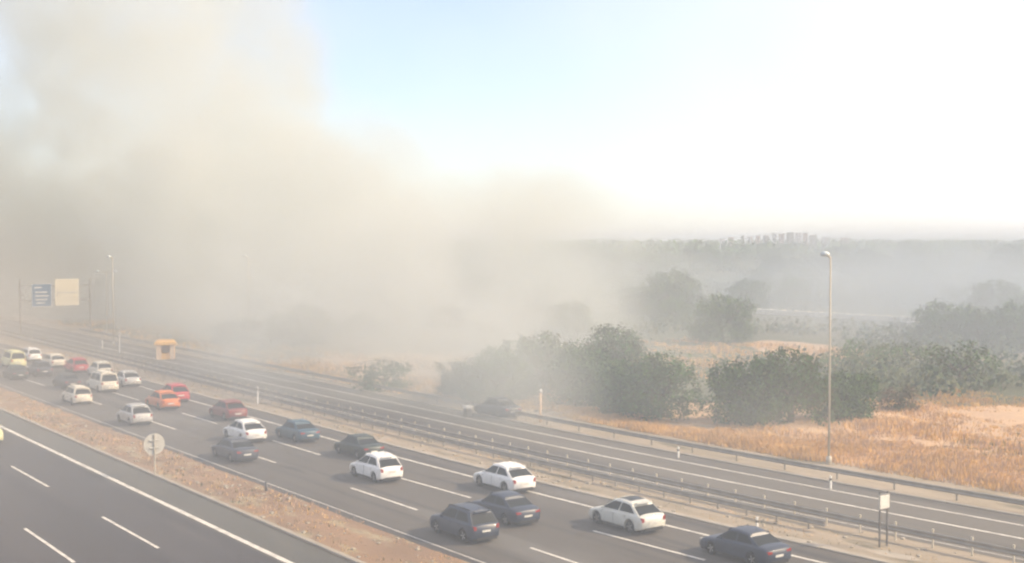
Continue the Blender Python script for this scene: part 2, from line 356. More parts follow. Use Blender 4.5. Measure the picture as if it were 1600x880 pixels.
# yellow roadside hut
p = at(259, 561)
o = empty('roadside_hut', p, R(12), label='small yellow and cream hut with an open front beside the far road', category='hut')
MB().box(-1.05, -.45, -.95, -.88, 0, 1.75).build('front_panel', M['hut_cream'], o)
MB().box(.55, 1.05, -.95, -.88, 0, 1.75).build('front_panel', M['hut_cream'], o)
MB().box(-1.05, -.98, -.87, .8, 0, 1.75).build('side_wall', M['hut_yellow'], o)
MB().box(.98, 1.05, -.87, .8, 0, 1.75).build('side_wall', M['hut_yellow'], o)
MB().box(-.97, .97, .73, .8, 0, 1.75).build('back_wall', M['hut_yellow'], o)
b = MB(); b.add([(-1.25, -1.1, 1.76), (1.25, -1.1, 1.76), (1.25, 1, 1.76), (-1.25, 1, 1.76), (-1.2, -1.05, 2.05), (1.2, -1.05, 2.05), (.9, .8, 2.3), (-.9, .8, 2.3)],
                [(3, 2, 1, 0), (4, 5, 6, 7), (0, 1, 5, 4), (1, 2, 6, 5), (2, 3, 7, 6), (3, 0, 4, 7)]); b.build('roof', M['hut_yellow'], o)
MB().box(-.44, .54, -.93, -.89, 0, .75).build('counter', M['hut_yellow'], o)

# posts
p = at(844, 660)
o = empty('marker_post', p, 0, label='tall tan post with a white cap and side bracket where the dry grass starts', category='post')
MB().tube((0, 0, 0), (0, 0, 2.35), .13, .10, 10).build('shaft', M['hut_cream'], o, True)
MB().tube((0, 0, 2.35), (0, 0, 2.6), .16, .12, 10).build('cap', M['white_plastic'], o, True)
MB().box(-.65, -.1, -.03, .03, 2.15, 2.21).build('bracket', M['steel'], o); MB().box(-.5, -.1, -.04, .04, .85, .98).build('bracket', M['steel'], o)
p = at(731, 652)
o = empty('roadside_cabinet', p, ROAD_ROT, label='short dark roadside cabinet with a pale lid by the parked car', category='cabinet')
MB().box(-.22, .22, -.25, .25, 0, .72).build('body', M['dark_post'], o); MB().box(-.27, .27, -.3, .3, .72, .93).build('lid', M['white_plastic'], o)
def delineator(p, h, label):
    o = empty('delineator', p, ROAD_ROT, label=label, category='marker post', group='white marker posts beside the roads')
    MB().box(-.04, .04, -.06, .06, 0, h).build('post', M['white_plastic'], o); MB().box(-.045, .045, -.065, .065, h - .28, h - .14).build('band', M['dark_post'], o)
for q, h_, lb in ((at(1060, 716), .75, 'short white marker post beside the slip road line, left of the tall lamp post'),
                  (at(1298, 765), .8, 'short white marker post directly below the tall lamp post'),
                  (at(403, 632), 1.5, 'thin pale marker post in the median above the white car at left'),
                  (at(50, 537), .9, 'faint white marker post below the blue and cream signs'),
                  (at(160, 545), 1.4, 'faint pale marker post left of the yellow hut'),
                  (at(187, 552), 2.6, 'faint tall pale post nearest the yellow hut'),
                  (at(1183, 830), .7, 'short white marker post in the gravel above the dark car at the bottom edge')):
    delineator(q, h_, lb)
p = at(416, 768)
o = empty('bollard', p, 0, label='short dark bollard at the edge of the dirt median', category='bollard')
MB().tube((0, 0, 0), (0, 0, .55), .09, .07, 10).build('shaft', M['dark_post'], o, True); MB().tube((0, 0, .55), (0, 0, .62), .08, .03, 10).build('cap', M['dark_post'], o, True)

# pale wall far in the fields
a_, c_ = at(1150, 489), at(1432, 505)
d = c_ - a_; o = empty('field_wall', a_, math.atan2(d.y, d.x), label='long low pale wall crossing the fields behind the tall lamp post', category='wall')
ln = d.length; k = 14
pm = MB().box(.02, ln / k - .02, -.5, .5, 0, .95).mesh('wall_panel', M['wall'])
for i in range(k): put(pm, 'wall_panel', o, (i * ln / k, 0, 0))
pm = MB().box(-.25, .25, -.55, .55, 0, 1.1).mesh('pier', M['wall'])
for i in range(k + 1): put(pm, 'pier', o, (i * ln / k, 0, 0))

# ------------------------------------------------------------------ cars
def interp(tab, x):
    for (x0, y0), (x1, y1) in zip(tab, tab[1:]):
        if x <= x1:
            t = (x - x0) / (x1 - x0) if x1 > x0 else 0; t = max(0, min(1, t)); return y0 + (y1 - y0) * t
    return tab[-1][1]
def smooth_tab(tab, x, r=.12):
    return sum(interp(tab, x + d_ * r) for d_ in (-1, -.5, 0, .5, 1)) / 5

KINDS = {
 # L, W, belt profile (hood/belt/deck height), roof outline: x positions rear-base, rear-top, front-top, front-base, roof height, wheel r, wheel x
 'hatch': dict(L=4.15, W=1.78, top=[(-2.08, .80), (-2.0, .93), (-1.7, .98), (.55, .93), (.95, .90), (1.75, .76), (2.0, .62), (2.08, .50)], gh=(-1.98, -1.26, .15, 1.22), H=1.47, r=.335, wx=1.27),
 'compact': dict(L=3.9, W=1.72, top=[(-1.95, .82), (-1.9, .97), (-1.6, 1.0), (.5, .96), (.95, .92), (1.6, .80), (1.88, .64), (1.95, .50)], gh=(-1.9, -1.38, .1, 1.18), H=1.53, r=.32, wx=1.22),
 'sedan': dict(L=4.6, W=1.80, top=[(-2.3, .78), (-2.22, .95), (-1.5, 1.0), (.6, .93), (1.0, .90), (1.95, .76), (2.2, .62), (2.3, .50)], gh=(-1.75, -1.05, .35, 1.15), H=1.45, r=.32, wx=1.36),
 'suv': dict(L=4.45, W=1.86, top=[(-2.22, .92), (-2.15, 1.05), (-1.8, 1.08), (.6, 1.04), (1.05, 1.02), (1.85, .92), (2.15, .78), (2.22, .60)], gh=(-2.15, -1.72, .45, 1.15), H=1.66, r=.36, wx=1.33),
 'van': dict(L=4.5, W=1.84, top=[(-2.25, 1.0), (-2.2, 1.08), (-1.9, 1.10), (.9, 1.06), (1.2, 1.04), (1.9, .90), (2.18, .74), (2.25, .58)], gh=(-2.2, -2.02, .75, 1.45), H=1.85, r=.34, wx=1.38),
}
def make_car(kind, special=None):
    K = KINDS[kind]; L2 = K['L'] / 2; W2 = K['W'] / 2; r = K['r']; wx = K['wx']; H = K['H']
    rb, rt, ft, fb = K['gh']
    root = empty('car', (0, 0, 0))
    # ---- lower body loft
    xs = sorted(set([round(-L2 + 2 * L2 * i / 34, 4) for i in range(35)] + [s_ * wx + d_ * r * 1.16 for s_ in (-1, 1) for d_ in (-1, -.92, -.7, -.35, 0, .35, .7, .92, 1)] + [-L2 + .03, -L2 + .1, L2 - .04, L2 - .12]))
    def halfw(x):
        e = (abs(x) / L2); return W2 * (1 - (.17 if x > 0 else .10) * (max(0, e - .74) / .26) ** 2.2) * (1 if e < .985 else .965)
    def zbot(x):
        z = .22 + .10 * max(0, abs(x) / L2 - .85) / .15
        for s_ in (-1, 1):
            dx = x - s_ * wx
            if abs(dx) < r * 1.16 - 1e-4: z = max(z, r + math.sqrt(max(0, (r * 1.16) ** 2 - dx * dx)))
        return z
    rows = []
    for x in xs:
        hw = halfw(x); zt = smooth_tab(K['top'], x); zb = zbot(x); end = max(0, abs(x) / L2 - .94) / .06
        mid = max(zb + .02, min(.62, zt - .12)); inset = .03 * end
        half = [(hw * .97 - inset, zb), (hw - inset, max(zb + .01, .38) if zb < .38 else zb + .01), (hw, mid if mid > zb + .02 else zb + .03), (hw * .985, max(zt - .10, zb + .05)), (hw * .95, max(zt - .03, zb + .07)), (hw * .84, zt + .005), (hw * .45, zt + .03), (0, zt + .035)]
        rows.append([(x, y, z) for y, z in half] + [(x, -y, z) for y, z in half[-2::-1]])
    b = MB(); k = len(rows[0]); vs = [v for row in rows for v in row]; n = len(rows)
    fs = [(i * k + j, i * k + j + 1, (i + 1) * k + j + 1, (i + 1) * k + j) for i in range(n - 1) for j in range(k - 1)]
    fs += [(i * k + k - 1, i * k, (i + 1) * k, (i + 1) * k + k - 1) for i in range(n - 1)]
    fs += [tuple(range(k))[::-1], tuple(range((n - 1) * k, n * k))]
    b.add(vs, fs); b.build('body', PB, root, True)
    # ---- cabin shell
    zb_r, zb_f = smooth_tab(K['top'], rb) - .02, smooth_tab(K['top'], fb) - .02
    tw, bw = W2 * .74, W2 * .93
    def ring(t, hs=0.0):        # t = 0 belt, 1 roof edge
        out = []
        xr, xf = rb + (rt - rb) * t, fb + (ft - fb) * t
        for i in range(9):
            x = xr + (xf - xr) * i / 8; zbelt = smooth_tab(K['top'], rb + (fb - rb) * i / 8) - .03
            ww = (bw + (tw - bw) * t) * (1 - .05 * abs(i / 4 - 1) ** 3)
            crown = .085 * (1 - (i / 4 - 1.2) ** 2)
            out.append((x, ww, zbelt + (H - .07 + crown - zbelt) * t))
        return out
    r0, r1 = ring(0), ring(.93)
    rr = [(x, y * .93, z + .035) for x, y, z in ring(1.0)]; rr2 = [(x + (.04 if i == 0 else (-.05 if i == 8 else 0)), y * .5, z + .06) for i, (x, y, z) in enumerate(ring(1.0))]
    chain = [r0, r1, rr, rr2, [(x, 0, z + .01) for x, y, z in rr2]]
    chain += [[(x, -y, z) for x, y, z in c] for c in chain[-2::-1]]
    b = MB(); vs = [v for c in chain for v in c]; n = len(chain); k = 9
    fs = [(i * k + j, (i + 1) * k + j, (i + 1) * k + j + 1, i * k + j + 1) for i in range(n - 1) for j in range(k - 1)]
    fs += [tuple(i * k for i in range(n)), tuple(i * k + k - 1 for i in range(n))[::-1]]
    b.add(vs, fs)
    ro = b.build('roof', PB, root, True); ro.data.polygons[-1].use_smooth = ro.data.polygons[-2].use_smooth = False; bm_ = ro.modifiers.new('bevel', 'BEVEL'); bm_.width = .07; bm_.segments = 3; bm_.limit_method = 'ANGLE'; bm_.angle_limit = R(32)
    # ---- glass, proud of the shell
    def lerp(a, c, t): return tuple(a[i] + (c[i] - a[i]) * t for i in range(3))
    for s_ in (1, -1):
        for (i0, i1, a0, a1) in ((0.9, 3.9, .30, .0), (4.15, 7.6, 0, .55)):
            def pt(u, t):
                i = min(7, int(u)); A = lerp(r0[i], r0[i + 1], u - i); B = lerp(r1[i], r1[i + 1], u - i); q = lerp(A, B, t); return (q[0], s_ * (q[1] + .009), q[2])
            b = MB(); kk = 4; vs = []
            for j in range(kk + 1):
                vs += [pt(i0 + (i1 - i0) * j / kk + 0 * a0, .16), pt(i0 + a0 + (i1 - a1 - i0 - a0) * j / kk, .93)]
            b.add(vs, [(2 * j, 2 * j + 2, 2 * j + 3, 2 * j + 1) if s_ < 0 else (2 * j, 2 * j + 1, 2 * j + 3, 2 * j + 2) for j in range(kk)])
            b.build('side_window', M['glass'], root)
    for idx, nm, dx in ((0, 'rear_window', -.012), (8, 'windscreen', .012)):
        A, B = r0[idx], r1[idx]; b = MB(); t0, t1 = (.10, .97) if idx == 0 else (.08, .97)
        q0, q1 = lerp(A, B, t0), lerp(A, B, t1)
        b.add([(q0[0] + dx, -q0[1] * .95, q0[2]), (q0[0] + dx, 0, q0[2]), (q0[0] + dx, q0[1] * .95, q0[2]), (q1[0] + dx, q1[1] * .93, q1[2] - .01), (q1[0] + dx, 0, q1[2] - .01), (q1[0] + dx, -q1[1] * .93, q1[2] - .01)],
              [(0, 5, 4, 1), (1, 4, 3, 2)] if idx == 0 else [(0, 1, 4, 5), (1, 2, 3, 4)])
        b.build(nm, M['glass'], root)
    if special == 'glass_roof':
        b = MB(); q = ring(1.0)
        b.add([(x, s_ * tw * .72, z + .062 + (0.012 if s_ == 0 else 0)) for x, y, z in q[2:8] for s_ in (-1, 0, 1)], [(3 * i + j, 3 * i + 3 + j, 3 * i + 4 + j, 3 * i + 1 + j) for i in range(5) for j in range(2)])
        b.build('glass_roof', M['glass'], root)
    # ---- details
    ztl = smooth_tab(K['top'], -L2 + .12); tall_ = kind != 'sedan'
    for s_ in (1, -1):
        y1 = s_ * (halfw(-L2 + .10) + .010); y0 = s_ * (halfw(-L2) * (.78 if tall_ else .60)); za, zb_ = (ztl - .26, ztl - .03) if tall_ else (ztl - .20, ztl - .06)
        b = MB(); xa, xb = -L2 - .014, -L2 + .26
        ym = s_ * (halfw(-L2) * .985)
        b.add([(xa, y0, za), (xa, y0, zb_ - .04), (xa + .01, ym, za), (xa + .01, ym, zb_), (xb, y1, za + .09), (xb, y1, zb_ - .01), (xb, y0, za), (xb, y0, zb_ - .04)],
              [(0, 2, 3, 1), (2, 4, 5, 3), (4, 6, 7, 5), (0, 1, 7, 6), (1, 3, 5, 7), (0, 6, 4, 2)]); b.build('tail_light', M['tail'], root)
        y1 = s_ * (halfw(L2 - .26) - .004); y0 = s_ * (halfw(L2) * .60); ym = s_ * halfw(L2) * .95
        b = MB(); b.add([(L2 + .006, y0, .57), (L2 + .006, y0, .64), (L2 - .01, ym, .57), (L2 - .01, ym, .66), (L2 - .26, y1, .62), (L2 - .26, y1, .70), (L2 - .26, y0, .57), (L2 - .26, y0, .64)],
              [(0, 2, 3, 1), (2, 4, 5, 3), (4, 6, 7, 5), (0, 1, 7, 6), (1, 3, 5, 7), (0, 6, 4, 2)]); b.build('headlight', M['lamp'], root)
        zm = smooth_tab(K['top'], .7) + .01; x_ = min(fb - .42, .62); yy = s_ * (W2 + .055); b = MB(); kk = 8
        b.add([(x_ + dx_, yy + math.cos(2 * math.pi * q / kk) * .085 * e_, zm + .07 + math.sin(2 * math.pi * q / kk) * .06 * e_) for dx_, e_ in ((-.04, .85), (-.02, 1), (.05, .9), (.09, .45)) for q in range(kk)],
              [(a_ * kk + q, a_ * kk + (q + 1) % kk, (a_ + 1) * kk + (q + 1) % kk, (a_ + 1) * kk + q) for a_ in range(3) for q in range(kk)] + [tuple(range(kk))[::-1], tuple(range(3 * kk, 4 * kk))]); b.build('mirror', PB, root, True)
        for xd in (.86, -.05, -.92):           # gaps round the doors
            zt_ = smooth_tab(K['top'], xd); yb = halfw(xd) + .003
            MB().box(xd - .008, xd + .008, min(s_ * (yb - .03), s_ * yb), max(s_ * (yb - .03), s_ * yb), .30 if abs(abs(xd) - wx) > .5 else .72, zt_ - .10).build('door_gap', M['trim'], root)
        for xd in (.12, -.78):
            zt_ = smooth_tab(K['top'], xd) - .16; yb = halfw(xd)
            MB().box(xd - .09, xd + .09, min(s_ * yb, s_ * (yb + .022)), max(s_ * yb, s_ * (yb + .022)), zt_, zt_ + .03).build('door_handle', PB, root)
        yb = halfw(0) * .985; MB().box(-wx + r * 1.25, wx - r * 1.25, min(s_ * (yb - .05), s_ * (yb + .012)), max(s_ * (yb - .05), s_ * (yb + .012)), .20, .29).build('sill', M['trim'], root)
    hb = halfw(-L2)
    MB().box(-L2 - .022, -L2 + .05, -hb * .72, hb * .72, .24, .36).build('rear_bumper', M['trim'], root)
    MB().box(L2 - .05, L2 + .02, -hb * .55, hb * .55, .28, .46).build('grille', M['trim'], root)
    if tall_: MB().box(rt - .13, rt + .02, -tw * .66, tw * .66, H - .06, H - .015).build('spoiler', PB, root)
    zp = .52 if kind in ('hatch', 'sedan') else .62
    MB().box(-L2 - .012, -L2 + .02, -.26, .26, zp, zp + .11).build('number_plate', M['plate'], root)
    MB().box(-L2 + .1, L2 - .12, -W2 * .8, W2 * .8, .16, .40).build('underbody', M['trim'], root)
    if kind in ('suv', 'van'):
        for s_ in (1, -1): MB().box(rt + .1, ft - .1, s_ * tw * .86 - .02, s_ * tw * .86 + .02, H + .03, H + .075).build('roof_rail', M['trim'], root)
    MB().tube((rt + .30, 0, H - .0), (rt + .16, 0, H + .16), .012, .006, 5).build('aerial', M['trim'], root)
    for sx in (-1, 1):
        for s_ in (1, -1):
            wroot = empty('wheel', (sx * wx, s_ * (W2 - .13), r)); wroot.parent = root
            b = MB(); k = 20
            pr = [(-.10, .62), (-.10, .93), (-.06, 1), (.06, 1), (.10, .93), (.10, .62)]
            b.add([(math.cos(2 * math.pi * i / k) * r * q, y * 1.0, math.sin(2 * math.pi * i / k) * r * q) for y, q in pr for i in range(k)],
                  [(j * k + i, j * k + (i + 1) % k, (j + 1) * k + (i + 1) % k, (j + 1) * k + i) for j in range(5) for i in range(k)]); b.build('tyre', M['tyre'], wroot, True)
            b = MB(); y_ = s_ * .075; ys = s_ * .095
            b.add([(math.cos(2 * math.pi * i / k) * r * q, y_, math.sin(2 * math.pi * i / k) * r * q) for q in (.63,) for i in range(k)], [tuple(range(k))])
            b.build('hub_disc', M['trim'], wroot)
            b = MB()
            for i in range(5):
                a0 = 2 * math.pi * i / 5; ca, sa = math.cos(a0), math.sin(a0)
                b.add([(ca * q * r - sa * d_ * r, ys, sa * q * r + ca * d_ * r) for q, d_ in ((.08, -.06), (.62, -.1), (.62, .1), (.08, .06))], [(0, 1, 2, 3)])
            b.build('rim', M['rim'], wroot)
    return root
proto = {}
used = set()
def car(kind, colour, s, n, label, special=None, group='cars queuing on the main road', flip=False, dz=.032):
    key = (kind, special)
    if key not in proto: proto[key] = make_car(kind, special)
    pr = proto[key]; loc = W(s, n, dz); rz = ROAD_ROT + (math.pi if flip else 0)
    c = clone(pr, loc, rz, {PB: P[colour]}, label=label, category='van' if kind == 'van' else ('suv' if kind == 'suv' else 'car'), group=group)
    return c
def car_px(kind, colour, px, py, label, **kw):
    s, n = sn(at(px, py)); return car(kind, colour, s, n, label, **kw)
CARS = [
 ('hatch', 'white', 787, 764, 'white hatchback with dark windows above the dark blue car, beside the solid line'),
 ('compact', 'white', 587, 748, 'white hatchback in the middle lane behind the dark green car'),
 ('sedan', 'blue', 787, 812, 'dark blue car directly below the white hatchback near the centre'),
 ('suv', 'blue', 724, 838, 'dark blue SUV with a red tail light in the lane next to the dirt median'),
 ('sedan', 'blue', 1162, 873, 'dark blue car cut off by the bottom edge of the picture'),
 ('sedan', 'green', 560, 712, 'dark green car in the lane beside the solid line, ahead of two white hatchbacks'),
 ('sedan', 'teal', 464, 687, 'dark teal car ahead of the dark green one'),
 ('hatch', 'white', 382, 688, 'white hatchback beside a dark grey car, left of the dark teal car'),
 ('sedan', 'grey', 366, 717, 'dark grey car just below the white hatchback in the nearest lane'),
 ('hatch', 'maroon', 356, 654, 'dark red car half faded by smoke above a white hatchback'),
 ('hatch', 'orange', 254, 638, 'orange car next to a red one in the smoky part of the queue'),
 ('compact', 'red', 271, 627, 'red car just ahead of the orange one'),
 ('compact', 'silver', 210, 662, 'silver hatchback above the round sign'),
 ('suv', 'cream', 120, 630, 'cream SUV in the lane next to the dirt median, left of the silver hatchback'),
 ('hatch', 'silver', 197, 603, 'silver hatchback beside the solid line, right of the cream van'),
 ('van', 'cream', 160, 611, 'cream van in the middle lane below a cream hatchback'),
 ('compact', 'cream', 156, 588, 'cream hatchback right behind the cream van, right of the red car'),
 ('compact', 'red', 119, 582, 'red car far back in the queue between two cream cars'),
 ('hatch', 'cream', 84, 574, 'cream hatchback far back in the queue, left of the red car'),
 ('suv', 'white', 48, 564, 'white SUV far back in the queue by the left edge'),
 ('van', 'lime', 21, 574, 'pale yellow van at the left edge of the queue'),
 ('hatch', 'grey', 62, 587, 'dark grey car far back in the queue below the cream hatchback'),
 ('sedan', 'black', 104, 606, 'black car ahead of the cream SUV far back in the queue'),
 ('sedan', 'green', 24, 592, 'dark green car at the left edge below the pale yellow van'),
]
for (k_, c_, x_, y_, l_) in CARS:
    c = car_px(k_, c_, x_, y_, l_); z_ = {'suv': .90, 'sedan': .94}.get(k_, 1.0); c.scale = (z_, z_, z_)
s_, n_ = sn(at(978, 824)); car('hatch', 'pearl', s_, n_, 'pearl white hatchback with a dark glass roof at the right of the queue', special='glass_roof')
s_, n_ = sn(at(-26, 690)); car('van', 'lime', s_, n_, 'pale yellow van cut off by the left edge on the near road', group='vehicles on the near road', flip=True, dz=.02)
s_, n_ = sn(at(777, 650)); car('sedan', 'grey', s_, n_, 'dark grey car parked on the verge under the smoke, beyond the slip road', group='vehicles on the verge', dz=.02)
for pr in proto.values():            # the patterns themselves are not in the scene
    def kill(o):
        for c in list(o.children): kill(c)
        bpy.data.objects.remove(o)
    kill(pr)

# ------------------------------------------------------------------ vegetation
def leaf_cloud(b, blobs, count, size, rnd, mi=2):
    """many small leaf faces gathered in clumps inside the blobs (centre, radii)"""
    tot = sum(r_[0] * r_[1] * r_[2] for _, r_ in blobs)
    for c, r_ in blobs:
        k = max(1, int(count * r_[0] * r_[1] * r_[2] / tot / 14))
        for _ in range(k):
            while True:
                v = Vector([rnd.uniform(-1, 1) for _ in range(3)])
                if .25 < v.length < 1: break
            v = v.normalized() * (v.length ** .45) * rnd.uniform(.82, 1.12)
            cc = Vector((c[0] + v.x * r_[0], c[1] + v.y * r_[1], c[2] + v.z * r_[2])); m_ = rnd.randrange(mi)
            for _ in range(14):
                q = cc + Vector([rnd.gauss(0, size * 1.5) for _ in range(3)])
                a = Vector([rnd.uniform(-1, 1) for _ in range(3)]).normalized(); e = a.orthogonal().normalized() * size * rnd.uniform(.5, 1); a = a * size * rnd.uniform(.5, 1.35)
                if q.z > .05: b.add([q - a, q - e * .6, q + a, q + e * .6], [(0, 1, 2, 3)], m_)
def make_tree(seed, w_, h_, mats, count=9800, size=.15, low=.10):
    rnd = random.Random(seed)
    tr = MB(); tr.tube((0, 0, 0), (.1, .05, h_ * .30), .05 * h_, .032 * h_, 9)
    blobs = []
    for i in range(9):
        a = 2 * math.pi * i / 9 + rnd.uniform(-.3, .3); rr_ = w_ * rnd.uniform(.18, .36); z = h_ * rnd.uniform(.36, .76)
        c = (math.cos(a) * rr_, math.sin(a) * rr_, z)
        blobs.append((c, (w_ * rnd.uniform(.13, .22), w_ * rnd.uniform(.13, .22), h_ * rnd.uniform(.13, .22))))
        tr.tube((.1, .05, h_ * .28), c, .022 * h_, .006 * h_, 6)
    blobs.append(((0, 0, h_ * .72), (w_ * .26, w_ * .26, h_ * .24)))
    for i in range(10):
        a = rnd.uniform(0, 6.28); blobs.append(((math.cos(a) * w_ * .34, math.sin(a) * w_ * .34, h_ * (low + .12)), (w_ * .19, w_ * .19, h_ * .19)))
    cr = MB(); leaf_cloud(cr, blobs, count, size, rnd)
    root = empty('tree', (0, 0, 0)); tr.build('trunk', M['bark'], root, True); cr.build('crown', mats, root)
    return root
LA, LB, LC, LD = [M['leaf_a'], M['leaf_b']], [M['leaf_b'], M['leaf_a']], [M['leaf_c'], M['leaf_a']], [M['leaf_d'], M['leaf_b']]
T = [make_tree(1, 8, 6, LA), make_tree(2, 7, 5.4, LC), make_tree(3, 8, 5.0, LB), make_tree(4, 5, 2.6, LD, 2600, .13, .0), make_tree(5, 6, 2.8, LB, 2600, .14, .0)]
def plant(proto_i, px, py, scale, label, cat='tree', grp='trees and bushes beyond the slip road', zs=1.0, name='tree'):
    p_ = at(px, py); c = clone(T[proto_i], p_, random.uniform(0, 6.28), label=label, category=cat, group=grp); c.name = name
    c.scale = (scale, scale, scale * zs); return c
plant(0, 1030, 652, .92, 'broad green tree at the top of the golden verge, right of the tan post')
plant(1, 985, 646, .85, 'dark tree leaning against the left side of the broad green tree')
plant(1, 905, 632, .95, 'smoke veiled tree right behind the tan marker post')
plant(2, 955, 612, 1.25, 'olive tree rising in the smoke behind the dark roadside trees')
plant(1, 775, 628, .95, 'blue grey tree standing in smoke behind the parked grey car')
plant(2, 845, 615, 1.15, 'pale smoky tree between the parked car and the marker post')
plant(2, 735, 620, .75, 'leftmost tree of the smoky row, just right of the rising smoke')
plant(4, 600, 608, 1.0, 'dark bush almost lost in smoke beside the slip road', 'bush', name='bush')
plant(1, 1172, 662, .98, 'dark round tree left of the tall lamp post with the golden gap on its left')
plant(0, 1235, 660, 1.0, 'dark tree directly left of the tall lamp post')
plant(1, 1322, 652, .72, 'low dark tree right of the tall lamp post')
plant(3, 1405, 640, .8, 'low rusty brown bush on the dry slope right of the tall lamp post', 'bush', name='bush')
plant(1, 1168, 488, 1.25, 'single dark tree at the left end of the pale field wall')
plant(1, 1050, 500, 1.7, 'large dark blue grey tree at the edge of the smoke, left of the field wall')
plant(4, 1345, 592, 1.4, 'grey green bush right of the lamp post, below the field wall', 'bush', name='bush')
plant(1, 1128, 535, 1.3, 'dark bushy tree between the green tree and the field wall')
for (i_, x_, y_, sc_, lb_) in ((1, 1470, 545, 1.2, 'wide grey tree beyond the right end of the field wall'), (2, 1530, 545, 1.1, 'low spreading tree at the right, above the dry slope'),
                               (1, 1588, 548, 1.2, 'large grey tree at the right edge above the dry slope'), (4, 1500, 600, 1.5, 'low olive bush above the dry slope near the right edge'),
                               (4, 1420, 575, 1.1, 'small grey bush under the right end of the field wall'), (2, 1598, 520, 1.2, 'faint tree behind the large grey one at the right edge')):
    plant(i_, x_, y_, sc_, lb_, 'bush' if i_ == 4 else 'tree', name='bush' if i_ == 4 else 'tree')
rnd = random.Random(11)
for i in range(110):
    px = rnd.uniform(900, 1640); t_ = rnd.random(); py = 398 + 175 * t_ ** 1.4
    if 478 < py < 605 and 1130 < px < 1460: continue
    if py > 512: continue
    k_ = rnd.choice((1, 2, 4, 0, 4)); 
    plant(k_, px, py, rnd.uniform(.8, 1.5) * (1.0 if py > 440 else 1.6), 'grey green tree fading into the smoky fields beyond the slip road', 'tree', 'trees fading in the far fields', rnd.uniform(.7, 1.0))
for i in range(30):
    px = rnd.uniform(40, 900); py = rnd.uniform(430, 540)
    if py > 500 and px < 300: continue
    plant(rnd.choice((0, 1, 2)), px, py, rnd.uniform(.8, 1.4), 'tree hidden deep in the thick smoke', 'tree', 'trees inside the thick smoke', rnd.uniform(.8, 1.0))
for t_ in T:
    for c in list(t_.children): bpy.data.objects.remove(c)
    bpy.data.objects.remove(t_)

b = MB(); rnd = random.Random(15)
for i in range(3600):
    Z = 112 + 813 * rnd.random() ** 1.5; X = rnd.uniform(-.05, .46) * Z + 10
    if X < 20 and Z < 200: continue
    py_ = 372 + CAM_H * FOC / Z; px_ = 800 + X / Z * FOC
    q_ = noise_.noise(Vector((X * .012, Z * .008, 3.3))) + .5 * noise_.noise(Vector((X * .05, Z * .03, 8)))
    if q_ < -.12 or (486 < py_ < 516 and px_ < 1460) or (525 < py_ < 575 and px_ < 1330): continue
    _, n_ = sn(Vector((X, Z, 0)))
    s__ = _
    if n_ < 112 and not (n_ > 82 and s__ > 72 and not 1075 < px_ < 1125): continue
    wd = rnd.uniform(1.0, 2.6) * (1 + Z / 500); ht = rnd.uniform(.6, 1.7) * min(1.5, 1 + q_) * (1 + Z / 500); m_ = rnd.randrange(2)
    for _ in range(20):
        v = Vector((max(-1, min(1, rnd.gauss(0, .5))) * wd, max(-1, min(1, rnd.gauss(0, .5))) * wd, min(1, abs(rnd.gauss(0, .5))) * ht)); sz = .22 * (1 + Z / 260)
        a = Vector([rnd.uniform(-1, 1) for _ in range(3)]).normalized() * rnd.uniform(.6, 1.2) * sz; e = a.orthogonal().normalized() * rnd.uniform(.5, 1) * sz
        q = Vector((X, Z, .2)) + v; b.add([q - a, q - e, q + a, q + e], [(0, 1, 2, 3)], m_)
b.build('scrub', [M['leaf_c'], M['leaf_b'], M['leaf_a']], kind='stuff', label='low dark scrub covering the fields beyond the dry slope')

# far wood on the horizon: one mass
b = MB(); rnd = random.Random(5)
for i in range(1500):
    Z = rnd.uniform(900, 2600); X = rnd.uniform(-.25, .56) * Z; wd = rnd.uniform(8, 22); ht = rnd.uniform(5, 10 + Z / 700)
    for _ in range(22):
        v = Vector((rnd.gauss(0, .4) * wd, rnd.gauss(0, .4) * wd, abs(rnd.gauss(0, .5)) * ht)); v.z = min(v.z, ht)
        a = Vector([rnd.uniform(-1, 1) for _ in range(3)]).normalized() * rnd.uniform(1.2, 2.6); e = a.orthogonal().normalized() * rnd.uniform(1.0, 2.2)
        q = Vector((X, Z, 1)) + v; b.add([q - a, q - e, q + a, q + e], [(0, 1, 2, 3)], rnd.randrange(2))
b.build('far_wood', LC, kind='stuff', label='dark band of far woodland under the horizon')

